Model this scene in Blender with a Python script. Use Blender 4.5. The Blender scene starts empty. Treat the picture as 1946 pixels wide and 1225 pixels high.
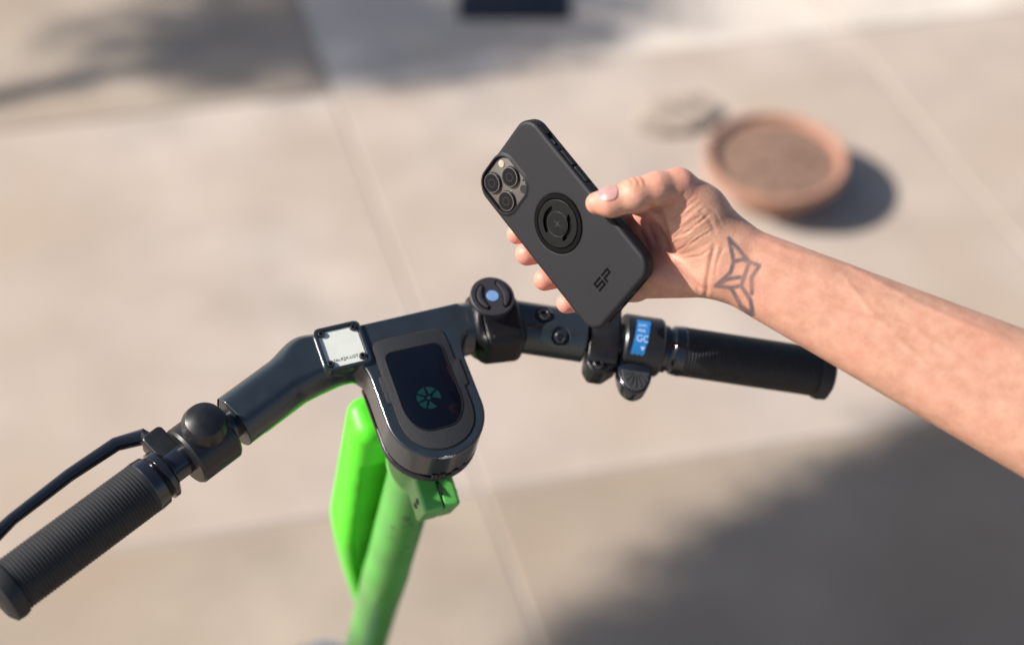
import bpy, bmesh, math, random
import numpy as np
from mathutils import Matrix, Vector

random.seed(7)
rng = np.random.default_rng(7)
C = bpy.context.scene.collection
SC = bpy.context.scene

# ------------------------------------------------------------------ camera, world, sun, exposure
CAM_H = 1.92
cam_d = bpy.data.cameras.new('camera')
cam_d.sensor_width = 36.0
cam_d.lens = 53.5
cam_d.clip_start = 0.05
cam_d.clip_end = 500
cam_d.dof.use_dof = True
cam_d.dof.focus_distance = 1.128
cam_d.dof.aperture_fstop = 53.5 / 25.0
cam_d.dof.aperture_blades = 0
cam = bpy.data.objects.new('camera', cam_d)
C.objects.link(cam)
cam.location = (0, 0, CAM_H)
cam.rotation_euler = (math.radians(45), 0, 0)
SC.camera = cam

SUN = Vector((-0.80, -0.03, 0.60)).normalized()          # towards the sun
el = math.asin(SUN.z)
w = bpy.data.worlds.new('World')
SC.world = w
w.use_nodes = True
nt = w.node_tree
bg = nt.nodes['Background']
sky = nt.nodes.new('ShaderNodeTexSky')
sky.sky_type = 'NISHITA'
sky.sun_disc = False
sky.sun_elevation = el
sky.sun_rotation = math.atan2(SUN.x, SUN.y)
sky.air_density = 1.0
sky.dust_density = 1.5
nt.links.new(sky.outputs[0], bg.inputs[0])
bg.inputs[1].default_value = 0.075
sd = bpy.data.lights.new('sun', 'SUN')
sd.energy = 4.9
sd.angle = math.radians(0.55)
sd.color = (1.0, 0.94, 0.86)
so = bpy.data.objects.new('sun', sd)
C.objects.link(so)
so.rotation_euler = SUN.to_track_quat('Z', 'Y').to_euler()
SC.view_settings.view_transform = 'Standard'
SC.view_settings.look = 'None'
SC.view_settings.gamma = 1
SC.view_settings.use_curve_mapping = False
SC.view_settings.exposure = 0.66

# ------------------------------------------------------------------ materials
def mat(name, color, rough=0.5, metal=0.0, coat=0.0, coat_rough=0.05, var=0.0, vscale=30.0, bump=0.0, bscale=400.0,
        sss=0.0, emit=None, spec=0.5, rvar=0.0):
    m = bpy.data.materials.new(name)
    m.use_nodes = True
    n = m.node_tree.nodes
    l = m.node_tree.links
    b = n['Principled BSDF']
    b.inputs['Base Color'].default_value = (*color, 1)
    b.inputs['Roughness'].default_value = rough
    b.inputs['Metallic'].default_value = metal
    b.inputs['Coat Weight'].default_value = coat
    b.inputs['Coat Roughness'].default_value = coat_rough
    b.inputs['Specular IOR Level'].default_value = spec
    if sss:
        b.inputs['Subsurface Weight'].default_value = sss
        b.inputs['Subsurface Scale'].default_value = 0.004
        b.inputs['Subsurface Radius'].default_value = (1.0, 0.35, 0.2)
    if emit:
        b.inputs['Emission Color'].default_value = (*emit[:3], 1)
        b.inputs['Emission Strength'].default_value = emit[3]
    tc = n.new('ShaderNodeTexCoord')
    if var:
        no = n.new('ShaderNodeTexNoise')
        no.inputs['Scale'].default_value = vscale
        no.inputs['Detail'].default_value = 5
        l.new(tc.outputs['Object'], no.inputs['Vector'])
        mr = n.new('ShaderNodeMapRange')
        mr.inputs['From Min'].default_value = 0.3
        mr.inputs['From Max'].default_value = 0.7
        mr.inputs['To Min'].default_value = 1 - var
        mr.inputs['To Max'].default_value = 1 + var
        l.new(no.outputs['Fac'], mr.inputs['Value'])
        mx = n.new('ShaderNodeVectorMath')
        mx.operation = 'SCALE'
        mx.inputs[0].default_value = color
        l.new(mr.outputs[0], mx.inputs['Scale'])
        l.new(mx.outputs[0], b.inputs['Base Color'])
        if rvar:
            m2 = n.new('ShaderNodeMapRange')
            m2.inputs['From Min'].default_value = 0.3
            m2.inputs['From Max'].default_value = 0.7
            m2.inputs['To Min'].default_value = max(0.02, rough - rvar)
            m2.inputs['To Max'].default_value = rough + rvar
            l.new(no.outputs['Fac'], m2.inputs['Value'])
            l.new(m2.outputs[0], b.inputs['Roughness'])
    if bump:
        nb = n.new('ShaderNodeTexNoise')
        nb.inputs['Scale'].default_value = bscale
        nb.inputs['Detail'].default_value = 4
        l.new(tc.outputs['Object'], nb.inputs['Vector'])
        bp = n.new('ShaderNodeBump')
        bp.inputs['Strength'].default_value = bump
        bp.inputs['Distance'].default_value = 0.001
        l.new(nb.outputs['Fac'], bp.inputs['Height'])
        l.new(bp.outputs[0], b.inputs['Normal'])
    return m

def add_wear(m, spots, color=(0.55, 0.54, 0.52), thr=0.55, scale=900):
    """chipped paint: inside each (centre, half size) box in object space, where noise is high"""
    n = m.node_tree.nodes
    l = m.node_tree.links
    b = n['Principled BSDF']
    tc = n.new('ShaderNodeTexCoord')
    total = None
    for c, h in spots:
        s = n.new('ShaderNodeVectorMath'); s.operation = 'SUBTRACT'
        l.new(tc.outputs['Object'], s.inputs[0]); s.inputs[1].default_value = c
        d = n.new('ShaderNodeVectorMath'); d.operation = 'DIVIDE'
        l.new(s.outputs[0], d.inputs[0]); d.inputs[1].default_value = h
        ln = n.new('ShaderNodeVectorMath'); ln.operation = 'LENGTH'
        l.new(d.outputs[0], ln.inputs[0])
        r = n.new('ShaderNodeMapRange')
        r.inputs['From Min'].default_value = 1.0; r.inputs['From Max'].default_value = 0.3
        l.new(ln.outputs['Value'], r.inputs['Value'])
        if total is None:
            total = r.outputs[0]
        else:
            a = n.new('ShaderNodeMath'); a.operation = 'MAXIMUM'
            l.new(total, a.inputs[0]); l.new(r.outputs[0], a.inputs[1]); total = a.outputs[0]
    no = n.new('ShaderNodeTexNoise'); no.inputs['Scale'].default_value = scale; no.inputs['Detail'].default_value = 6
    l.new(tc.outputs['Object'], no.inputs['Vector'])
    a = n.new('ShaderNodeMath'); a.operation = 'MULTIPLY'
    l.new(total, a.inputs[0]); l.new(no.outputs['Fac'], a.inputs[1])
    st = n.new('ShaderNodeMapRange'); st.inputs['From Min'].default_value = thr * 0.62; st.inputs['From Max'].default_value = thr * 0.75
    l.new(a.outputs[0], st.inputs['Value'])
    mix = n.new('ShaderNodeMix'); mix.data_type = 'RGBA'
    l.new(st.outputs[0], mix.inputs['Factor'])
    old = b.inputs['Base Color'].links
    if old:
        l.new(old[0].from_socket, mix.inputs['A'])
    else:
        mix.inputs['A'].default_value = b.inputs['Base Color'].default_value
    mix.inputs['B'].default_value = (*color, 1)
    l.new(mix.outputs['Result'], b.inputs['Base Color'])

M_PAINT = mat('charcoal_paint', (0.016, 0.023, 0.030), 0.33, coat=0.5, coat_rough=0.10, var=0.12, vscale=60, rvar=0.04)
add_wear(M_PAINT, [((-0.004, -0.0535, -0.0015), (0.016, 0.004, 0.0035)), ((0.026, -0.044, -0.004), (0.004, 0.003, 0.004)),
                   ((-0.0335, 0.0745, 0.001), (0.03, 0.0015, 0.002))], thr=0.6)
M_BLACK = mat('black_plastic', (0.012, 0.012, 0.014), 0.35, var=0.2, vscale=80, bump=0.05, bscale=1200, rvar=0.08)
M_TAPE = mat('worn_black_rubber', (0.006, 0.006, 0.007), 0.42, var=0.3, vscale=120, bump=0.2, bscale=700, spec=0.35)
add_wear(M_TAPE, [((0.0655, 0.033, 0.005), (0.007, 0.006, 0.006))], color=(0.14, 0.14, 0.14), thr=0.72, scale=1500)
M_GLOSSBLK = mat('gloss_black', (0.010, 0.011, 0.016), 0.18, coat=0.5, var=0.15, vscale=60)
M_PANEL = mat('textured_grey_plastic', (0.020, 0.021, 0.025), 0.60, var=0.25, vscale=1400, bump=0.5, bscale=1800, spec=0.4)
M_GLASS = mat('display_glass', (0.003, 0.004, 0.009), 0.10, spec=0.28)
M_TEAL = mat('dim_display_green', (0.003, 0.020, 0.020), 0.2, emit=(0.01, 0.09, 0.08, 0.08))
M_SEAM = mat('dark_seam', (0.004, 0.004, 0.005), 0.7)
M_RIM = mat('polished_edge', (0.10, 0.10, 0.11), 0.25, metal=0.6)
M_PLATE = mat('off_white_label', (0.62, 0.64, 0.58), 0.45, var=0.05, vscale=90)
M_PRINT = mat('black_print', (0.015, 0.015, 0.016), 0.6)
M_SCREW = mat('dark_steel', (0.10, 0.095, 0.10), 0.28, metal=0.9, var=0.3, vscale=300)
M_STEEL = mat('bright_steel', (0.45, 0.45, 0.46), 0.25, metal=1.0)
M_GREEN = mat('painted_green_metal', (0.095, 0.38, 0.065), 0.38, coat=0.4, coat_rough=0.15, var=0.13, vscale=18, rvar=0.08)
add_wear(M_GREEN, [((0, -0.02, -0.2), (0.05, 0.05, 0.2)), ((0, -0.045, -0.09), (0.02, 0.03, 0.03))], color=(0.05, 0.06, 0.05), thr=0.92, scale=160)
M_LIME = mat('lime_green_plastic', (0.075, 0.60, 0.015), 0.45, var=0.12, vscale=14, rvar=0.08)
add_wear(M_LIME, [((0, 0.03, -0.3), (0.06, 0.06, 0.25))], color=(0.08, 0.16, 0.05), thr=0.95, scale=120)
M_DGREEN = mat('shaded_green_panel', (0.03, 0.20, 0.03), 0.5, var=0.1, vscale=30)
M_WHITE = mat('white_plastic', (0.78, 0.78, 0.76), 0.4, var=0.04, vscale=20)
M_CASE = mat('matte_charcoal_case', (0.0095, 0.0095, 0.0125), 0.60, var=0.06, vscale=40, bump=0.06, bscale=2500, spec=0.35)
M_RINGBLK = mat('gloss_black_ring', (0.002, 0.002, 0.0025), 0.20, spec=0.2)
M_DISC = mat('satin_black_disc', (0.0055, 0.0055, 0.006), 0.5, var=0.2, vscale=200, spec=0.2)
M_SLOT = mat('deep_black', (0.0008, 0.0008, 0.0008), 0.7, spec=0.08)
M_ISLAND = mat('graphite_glass', (0.100, 0.088, 0.080), 0.34, coat=0.3, coat_rough=0.15)
M_LENSRING = mat('polished_graphite', (0.30, 0.285, 0.27), 0.22, metal=1.0)
M_LENS = mat('lens_glass', (0.005, 0.005, 0.006), 0.06, spec=0.3)
M_LENSIN = mat('lens_inner', (0.02, 0.018, 0.018), 0.3)
M_FLASH = mat('flash_diffuser', (0.42, 0.36, 0.27), 0.2, bump=0.6, bscale=2500)
M_BLUE = mat('light_blue_felt', (0.16, 0.30, 0.56), 0.6, bump=0.4, bscale=2500, var=0.1, vscale=900)
M_MOUNT = mat('dark_grey_nylon', (0.030, 0.028, 0.034), 0.48, var=0.15, vscale=600, bump=0.2, bscale=2200)
M_STICK = mat('blue_sticker', (0.022, 0.19, 0.50), 0.4, var=0.05, vscale=200)
M_STTXT = mat('pale_sticker_print', (0.45, 0.60, 0.85), 0.5)
M_RUBBER = mat('grip_rubber', (0.014, 0.014, 0.016), 0.55, var=0.2, vscale=100)
M_GREY = mat('grey_textured_pad', (0.040, 0.040, 0.043), 0.5, bump=0.3, bscale=1500)
M_NAIL = mat('finger_nail', (0.42, 0.23, 0.22), 0.42, sss=0.15, var=0.08, vscale=300)
M_SLEEVE = mat('dark_sleeve_cloth', (0.03, 0.03, 0.04), 0.9, bump=0.5, bscale=600)
M_TYRE = mat('tyre_rubber', (0.02, 0.02, 0.02), 0.8)
M_CLAY = mat('terracotta', (0.36, 0.19, 0.13), 0.8, var=0.12, vscale=25)
M_SOIL = mat('dry_soil', (0.20, 0.12, 0.085), 0.95, var=0.4, vscale=60)
M_IRON = mat('dark_cast_iron', (0.012, 0.014, 0.028), 0.7, var=0.3, vscale=50)
M_BARK = mat('bark', (0.16, 0.12, 0.09), 0.9, var=0.3, vscale=30, bump=0.5, bscale=60)
M_LEAF = mat('leaf', (0.05, 0.10, 0.03), 0.6, var=0.3, vscale=5)

# ------------------------------------------------------------------ object helpers
WM = {}
def tag(o, label=None, cat=None, group=None, kind=None):
    if label: o['label'] = label
    if cat: o['category'] = cat
    if group: o['group'] = group
    if kind: o['kind'] = kind
    return o

def place(o, W, parent):
    WM[o.name] = W.copy()
    if parent is not None:
        o.parent = parent
        o.matrix_local = WM[parent.name].inverted() @ W
    else:
        o.matrix_local = W

def empty(name, W, label=None, cat=None, group=None, kind=None, parent=None):
    o = bpy.data.objects.new(name, None)
    o.empty_display_size = 0.05
    C.objects.link(o)
    place(o, W, parent)
    return tag(o, label, cat, group, kind)

def add(name, geo, m, parent=None, W=Matrix.Identity(4), T=None, smooth=True, scale=0.001, auto=0.6, **tags):
    """geo = (verts, faces) in mm; T = extra transform in mm"""
    V, F = geo
    V = np.asarray(V, float)
    if T is not None:
        A = np.array(T)
        V = V @ A[:3, :3].T + A[:3, 3]
    V = V * scale
    me = bpy.data.meshes.new(name)
    me.from_pydata(V.tolist(), [], F if isinstance(F, list) else F.tolist())
    if not isinstance(F, np.ndarray):
        bm = bmesh.new(); bm.from_mesh(me)
        bmesh.ops.recalc_face_normals(bm, faces=bm.faces)
        bm.to_mesh(me); bm.free()
    me.materials.append(m)
    if smooth:
        me.polygons.foreach_set('use_smooth', [True] * len(me.polygons))
        if auto:
            me.set_sharp_from_angle(angle=auto)
    me.update()
    o = bpy.data.objects.new(name, me)
    C.objects.link(o)
    place(o, W, parent)
    return tag(o, **tags)

def join(*gs):
    V = []; F = []
    for v, f in gs:
        k = len(V)
        V += [tuple(p) for p in v]
        F += [tuple(i + k for i in q) for q in f]
    return V, F

def tf(geo, T):
    V = np.asarray(geo[0], float); A = np.array(T)
    return (V @ A[:3, :3].T + A[:3, 3]).tolist(), geo[1]

def trans(x, y, z): return Matrix.Translation((x, y, z))
def rotz(d): return Matrix.Rotation(math.radians(d), 4, 'Z')
def roty(d): return Matrix.Rotation(math.radians(d), 4, 'Y')
def rotx(d): return Matrix.Rotation(math.radians(d), 4, 'X')

def offset_poly(P, d):
    P = np.asarray(P, float); n = len(P); out = []
    for i in range(n):
        a = P[i] - P[i - 1]; b = P[(i + 1) % n] - P[i]
        a = a / (np.linalg.norm(a) + 1e-9); b = b / (np.linalg.norm(b) + 1e-9)
        na = np.array([a[1], -a[0]]); nb = np.array([b[1], -b[0]])
        m = na + nb; m = m / (np.linalg.norm(m) + 1e-9)
        out.append(P[i] + m * d / max(0.5, m @ na))
    return np.array(out)

def ccw(P):
    P = np.asarray(P, float); x, y = P[:, 0], P[:, 1]
    return P if np.sum(x * np.roll(y, -1) - np.roll(x, -1) * y) > 0 else P[::-1]

def prism(P, z0, z1, bev=0.0, seg=3, bev_bottom=False):
    P = ccw(P); n = len(P); rings = []
    if bev_bottom and bev:
        for k in range(seg + 1):
            a = math.pi / 2 * k / seg
            rings.append((offset_poly(P, -bev * (1 - math.sin(a))), z0 + bev * (1 - math.cos(a))))
    else:
        rings.append((P, z0))
    if bev:
        for k in range(seg + 1):
            a = math.pi / 2 * k / seg
            rings.append((offset_poly(P, -bev * (1 - math.cos(a))), z1 - bev * (1 - math.sin(a))))
    else:
        rings.append((P, z1))
    V = []; F = []
    for R, z in rings: V += [(p[0], p[1], z) for p in R]
    for r in range(len(rings) - 1):
        for i in range(n):
            j = (i + 1) % n
            F.append((r * n + i, r * n + j, (r + 1) * n + j, (r + 1) * n + i))
    F.append(tuple(range(n))[::-1]); F.append(tuple((len(rings) - 1) * n + i for i in range(n)))
    return V, F

def ringprism(P, Q, z0, z1):
    """frame between outer loop P and inner loop Q (same count)"""
    n = len(P); V = [(p[0], p[1], z0) for p in P] + [(p[0], p[1], z1) for p in P] + [(p[0], p[1], z1) for p in Q] + [(p[0], p[1], z0) for p in Q]
    F = []
    for a in range(4):
        b = (a + 1) % 4
        for i in range(n):
            j = (i + 1) % n
            F.append((a * n + i, a * n + j, b * n + j, b * n + i))
    return V, F

def rrect(cx, cy, hx, hy, r, seg=8):
    P = []
    for sx, sy, a0 in ((1, 1, 0), (-1, 1, 90), (-1, -1, 180), (1, -1, 270)):
        for k in range(seg + 1):
            a = math.radians(a0 + 90 * k / seg)
            P.append((cx + sx * (hx - r) + r * math.cos(a), cy + sy * (hy - r) + r * math.sin(a)))
    return P

def circle(cx, cy, r, n=48): return [(cx + r * math.cos(2 * math.pi * k / n), cy + r * math.sin(2 * math.pi * k / n)) for k in range(n)]

def smooth_poly(P, r, seg=5):
    """round the corners of a polygon; r number or list"""
    P = [np.array(p, float) for p in P]; n = len(P); out = []
    for i in range(n):
        ri = r[i] if isinstance(r, (list, tuple)) else r
        a, b, c = P[i - 1], P[i], P[(i + 1) % n]
        da = np.linalg.norm(a - b); dc = np.linalg.norm(c - b)
        t = min(ri, da * 0.48, dc * 0.48)
        if t < 1e-3: out.append(b); continue
        p = b + (a - b) / da * t; q = b + (c - b) / dc * t
        for k in range(seg + 1):
            u = k / seg
            out.append((1 - u) ** 2 * p + 2 * u * (1 - u) * b + u * u * q)
    return np.array(out)

def lathe(prof, n=48, cap=True):
    """profile [(r, z)] round z"""
    V = []; F = []
    for r, z in prof:
        for k in range(n):
            a = 2 * math.pi * k / n
            V.append((r * math.cos(a), r * math.sin(a), z))
    m = len(prof)
    for i in range(m - 1):
        for k in range(n):
            j = (k + 1) % n
            F.append((i * n + k, i * n + j, (i + 1) * n + j, (i + 1) * n + k))
    if cap:
        F.append(tuple(range(n))[::-1]); F.append(tuple((m - 1) * n + k for k in range(n)))
    return V, F

AX = Matrix(((0, 0, 1, 0), (0, 1, 0, 0), (-1, 0, 0, 0), (0, 0, 0, 1)))     # z axis -> x axis

def text_geo(s, size, depth=0.15, align='CENTER', xs=1.0, bold=0.0):
    cu = bpy.data.curves.new('text_tmp', 'FONT')
    cu.body = s; cu.size = size; cu.align_x = align; cu.align_y = 'CENTER'
    cu.extrude = depth; cu.offset = bold; cu.resolution_u = 4
    o = bpy.data.objects.new('text_tmp', cu)
    C.objects.link(o)
    dg = bpy.context.evaluated_depsgraph_get()
    me = o.evaluated_get(dg).to_mesh()
    V = [(v.co.x * xs, v.co.y, v.co.z) for v in me.vertices]
    F = [tuple(p.vertices) for p in me.polygons]
    o.evaluated_get(dg).to_mesh_clear()
    bpy.data.objects.remove(o); bpy.data.curves.remove(cu)
    return V, F

# ---- signed distance helpers (mm, arrays of N x 3)
def smin(a, b, k):
    h = np.clip(0.5 + 0.5 * (b - a) / k, 0, 1)
    return b * (1 - h) + a * h - k * h * (1 - h)
def smax(a, b, k): return -smin(-a, -b, k)

def sd_cone(P, a, b, ra, rb):
    a = np.array(a, float); b = np.array(b, float); ab = b - a
    t = np.clip(((P - a) @ ab) / (ab @ ab), 0, 1)
    return np.linalg.norm(P - a - t[:, None] * ab, axis=1) - (ra + (rb - ra) * t)

def sd_cyl(P, a, b, r, rnd=1.0):
    a = np.array(a, float); b = np.array(b, float); L = np.linalg.norm(b - a); d = (b - a) / L
    q = P - (a + b) / 2; x = np.abs(q @ d) - L / 2 + rnd
    rad = np.linalg.norm(q - (q @ d)[:, None] * d, axis=1) - r + rnd
    return np.minimum(np.maximum(x, rad), 0) + np.sqrt(np.maximum(x, 0) ** 2 + np.maximum(rad, 0) ** 2) - rnd

def sd_box(P, c, h, r=1.0, R=None):
    q = P - np.array(c, float)
    if R is not None: q = q @ np.array(R)[:3, :3]
    q = np.abs(q) - np.array(h, float) + r
    return np.linalg.norm(np.maximum(q, 0), axis=1) + np.minimum(q.max(axis=1), 0) - r

def sd_rr2(x, y, hx, hy, r):
    qx = np.abs(x) - hx + r; qy = np.abs(y) - hy + r
    return np.sqrt(np.maximum(qx, 0) ** 2 + np.maximum(qy, 0) ** 2) + np.minimum(np.maximum(qx, qy), 0) - r

def sd_ell(P, c, rad, R=None):
    q = P - np.array(c, float)
    if R is not None: q = q @ np.array(R)[:3, :3]
    rad = np.array(rad, float)
    k0 = np.linalg.norm(q / rad, axis=1); k1 = np.linalg.norm(q / rad ** 2, axis=1)
    return k0 * (k0 - 1) / (k1 + 1e-9)

def extr(d2, z, z0, z1, r=0.0):
    w = np.abs(z - (z0 + z1) / 2) - (z1 - z0) / 2
    a = d2 + r; b = w + r
    return np.minimum(np.maximum(a, b), 0) + np.sqrt(np.maximum(a, 0) ** 2 + np.maximum(b, 0) ** 2) - r

def sdf_mesh(f, lo, hi, res, newton=3):
    lo = np.array(lo, float); hi = np.array(hi, float)
    n = np.ceil((hi - lo) / res).astype(int) + 1
    cs = 5
    nc = np.ceil(n / cs).astype(int)
    ax = [lo[i] + (np.arange(nc[i]) * cs + (cs - 1) / 2) * res for i in range(3)]
    G = np.stack(np.meshgrid(*ax, indexing='ij'), -1).reshape(-1, 3)
    dc = f(G).reshape(nc)
    near = np.abs(dc) < cs * res * 1.35
    D = np.repeat(np.repeat(np.repeat(dc, cs, 0), cs, 1), cs, 2).astype(np.float32)[:n[0], :n[1], :n[2]]
    Mk = np.repeat(np.repeat(np.repeat(near, cs, 0), cs, 1), cs, 2)[:n[0], :n[1], :n[2]]
    idx = np.argwhere(Mk)
    vals = np.empty(len(idx), np.float32)
    for s in range(0, len(idx), 400000):
        vals[s:s + 400000] = f(lo + idx[s:s + 400000] * res)
    D[Mk] = vals
    S = D < 0
    c = [S[i:n[0] - 1 + i, j:n[1] - 1 + j, k:n[2] - 1 + k] for i in (0, 1) for j in (0, 1) for k in (0, 1)]
    cnt = sum(x.astype(np.int8) for x in c)
    act = (cnt > 0) & (cnt < 8)
    cells = np.argwhere(act)
    vid = -np.ones(act.shape, np.int64); vid[act] = np.arange(len(cells))
    acc = np.zeros((len(cells), 3)); num = np.zeros(len(cells))
    corners = [(i, j, k) for i in (0, 1) for j in (0, 1) for k in (0, 1)]
    cv = {q: D[cells[:, 0] + q[0], cells[:, 1] + q[1], cells[:, 2] + q[2]] for q in corners}
    for q in corners:
        for a in range(3):
            if q[a] == 0:
                r = list(q); r[a] = 1; r = tuple(r)
                x, y = cv[q], cv[r]; m = (x < 0) != (y < 0)
                t = np.zeros(len(cells)); t[m] = x[m] / (x[m] - y[m])
                p = np.tile(np.array(q, float), (len(cells), 1)); p[:, a] = t
                acc[m] += p[m]; num[m] += 1
    V = lo + (cells + acc / num[:, None]) * res
    faces = []
    for a in range(3):
        sl0 = [slice(None)] * 3; sl1 = [slice(None)] * 3
        sl0[a] = slice(0, -1); sl1[a] = slice(1, None)
        e = np.argwhere(S[tuple(sl0)] != S[tuple(sl1)])
        b, d = (a + 1) % 3, (a + 2) % 3
        e = e[(e[:, b] > 0) & (e[:, d] > 0) & (e[:, b] < n[b] - 1) & (e[:, d] < n[d] - 1)]
        flip = S[tuple(e.T)]
        q = []
        for ob, od in ((-1, -1), (0, -1), (0, 0), (-1, 0)):
            g = e.copy(); g[:, b] += ob; g[:, d] += od
            q.append(vid[tuple(g.T)])
        Q = np.stack(q, 1)
        Q[~flip] = Q[~flip][:, ::-1]
        faces.append(Q)
    F = np.concatenate(faces)
    for it in range(newton):
        d = f(V); h = 0.3
        g = np.stack([f(V + np.eye(3)[i] * h) - f(V - np.eye(3)[i] * h) for i in range(3)], 1) / (2 * h)
        g2 = np.maximum((g * g).sum(1), 0.2)
        step = np.clip(d / g2, -res * 0.6, res * 0.6)
        V = V - g * step[:, None]
    return V, F

# ------------------------------------------------------------------ ground and paving
def ground_mat():
    m = mat('pale_ground', (0.36, 0.31, 0.27), 0.9, var=0.12, vscale=3)
    return m
me = bpy.data.meshes.new('ground')
me.from_pydata([(-150, -150, 0), (150, -150, 0), (150, 150, 0), (-150, 150, 0)], [], [(0, 1, 2, 3)])
me.materials.append(ground_mat())
g = bpy.data.objects.new('ground', me); me.transform(Matrix.Translation((0, 0, 0.0205))); C.objects.link(g); tag(g, kind='structure')

def slab_mat(name, col):
    m = mat(name, col, 0.85, var=0.15, vscale=5.0, bump=0.3, bscale=120)
    n = m.node_tree.nodes; l = m.node_tree.links; b = n['Principled BSDF']
    # stains: low-frequency warm and grey blotches
    tc = n.new('ShaderNodeTexCoord')
    no = n.new('ShaderNodeTexNoise'); no.inputs['Scale'].default_value = 1.7; no.inputs['Detail'].default_value = 3
    ob = n.new('ShaderNodeNewGeometry')
    l.new(ob.outputs['Position'], no.inputs['Vector'])
    mr = n.new('ShaderNodeMapRange'); mr.inputs['From Min'].default_value = 0.42; mr.inputs['From Max'].default_value = 0.68
    mr.inputs['To Max'].default_value = 0.9
    l.new(no.outputs['Fac'], mr.inputs['Value'])
    mix = n.new('ShaderNodeMix'); mix.data_type = 'RGBA'
    l.new(mr.outputs[0], mix.inputs['Factor'])
    l.new(b.inputs['Base Color'].links[0].from_socket, mix.inputs['A'])
    mix.inputs['B'].default_value = (col[0] * 0.90, col[1] * 0.83, col[2] * 0.75, 1)
    l.new(mix.outputs['Result'], b.inputs['Base Color'])
    return m
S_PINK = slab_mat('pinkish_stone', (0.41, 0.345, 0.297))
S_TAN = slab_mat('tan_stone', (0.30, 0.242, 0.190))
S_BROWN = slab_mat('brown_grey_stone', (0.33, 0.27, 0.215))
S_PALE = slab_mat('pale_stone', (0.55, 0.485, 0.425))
pav = empty('pavement', Matrix.Identity(4), kind='structure')
ang = math.radians(11.5)
ex = np.array([math.cos(ang), math.sin(ang)]); ey = np.array([-math.sin(ang), math.cos(ang)])
O0 = np.array([-0.045, 1.518])                       # crossing of two joints
shear = -0.10
SX, SY = 1.12, 1.10
meshes = {}
def slab_mesh(m):
    if m.name in meshes: return meshes[m.name]
    g_ = prism(smooth_poly([(0.003, 0.003), (SX - 0.003, 0.003), (SX - 0.003, SY - 0.003), (0.003, SY - 0.003)], 0.008, 3), -0.03, 0.024, 0.003, 2)
    me_ = bpy.data.meshes.new('paving_slab_' + m.name)
    V = [(p[0] + shear * p[1], p[1], p[2]) for p in g_[0]]
    me_.from_pydata(V, [], g_[1]); me_.materials.append(m); me_.update()
    meshes[m.name] = me_
    return me_
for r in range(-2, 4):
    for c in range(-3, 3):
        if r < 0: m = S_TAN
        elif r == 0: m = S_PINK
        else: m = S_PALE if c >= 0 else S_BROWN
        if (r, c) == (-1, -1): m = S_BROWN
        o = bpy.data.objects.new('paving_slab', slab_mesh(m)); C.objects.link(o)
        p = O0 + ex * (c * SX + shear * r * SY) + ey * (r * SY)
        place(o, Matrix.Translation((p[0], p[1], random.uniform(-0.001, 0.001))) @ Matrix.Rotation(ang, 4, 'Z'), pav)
GZ = 0.025
# dark cast-iron cover let into the paving at the far edge
cov = empty('utility_cover', trans(0.005, 2.955, GZ), 'dark blue-black iron cover let into the pale paving at the top edge', 'cover')
add('frame', prism(rrect(0, 0, 125, 120, 10), -10, 4, 2), M_IRON, cov, WM[cov.name])
add('lid', prism(rrect(0, 0, 112, 107, 8), 4, 9, 2), M_IRON, cov, WM[cov.name])
for k in range(6):
    add('rib', prism(rrect(-90 + 36 * k, 0, 6, 90, 4), 9, 12, 1), M_IRON, cov, WM[cov.name])
# terracotta pot
pot = empty('clay_bowl', trans(0.50, 2.26, GZ), 'blurred shallow terracotta bowl on the paving beyond the hand', 'bowl')
add('bowl', lathe([(80, 0), (88, 2), (125, 66), (126, 70), (116, 70), (110, 58), (0.1, 58)], 40), M_CLAY, pot, WM[pot.name])
add('rim', lathe([(124, 58), (134, 60), (136, 80), (132, 84), (124, 83), (120, 70)], 40, cap=False), M_CLAY, pot, WM[pot.name])
add('soil', lathe([(119, 60), (119, 68), (60, 74), (0.1, 76)], 32), M_SOIL, pot, WM[pot.name])

def f_stone(P):
    d = sd_ell(P, (0, 0, 8), (88, 62, 14), Matrix.Rotation(0.4, 3, 'Z'))
    return d + 4 * np.sin(P[:, 0] * 0.05) * np.cos(P[:, 1] * 0.07) + 2 * np.sin(P[:, 1] * 0.16 + P[:, 0] * 0.1)
M_STONE = mat('grey_brown_stone', (0.30, 0.245, 0.20), 0.9, var=0.15, vscale=30, bump=0.5, bscale=90)
add('flat_stone', sdf_mesh(f_stone, (-110, -90, -2), (110, 90, 50), 4), M_STONE, None, trans(0.335, 2.49, GZ), auto=None,
    label='blurred low grey-brown stone lying on the paving near the clay bowl', cat='stone')
# ------------------------------------------------------------------ unseen trees added left of the view, crowns shaped to shade the paving
def leaf_cloud(cx, cy, cz, rx, ry, rz, ang_, nl, size):
    V = []; F = []
    ca, sa = math.cos(ang_), math.sin(ang_)
    for i in range(nl):
        p = rng.normal(size=3); p = p / np.linalg.norm(p) * rng.uniform(0, 1) ** (1 / 2.2) * (1 + 0.28 * rng.uniform(0, 1) ** 3)
        x, y, z = p[0] * rx, p[1] * ry, p[2] * rz
        c = np.array([cx + x * ca - y * sa, cy + x * sa + y * ca, cz + z])
        a = rng.normal(size=3); a[2] *= 0.35; a /= np.linalg.norm(a)
        b = np.cross(a, np.array([0.25, 0.0, 1.0]) + rng.normal(size=3) * 0.35); b /= np.linalg.norm(b)
        s = size * rng.uniform(0.7, 1.3); k = len(V)
        V += [tuple(c - a * s), tuple(c + b * s * 0.45), tuple(c + a * s), tuple(c - b * s * 0.45)]
        F.append((k, k + 1, k + 2, k + 3))
    return V, F
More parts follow.
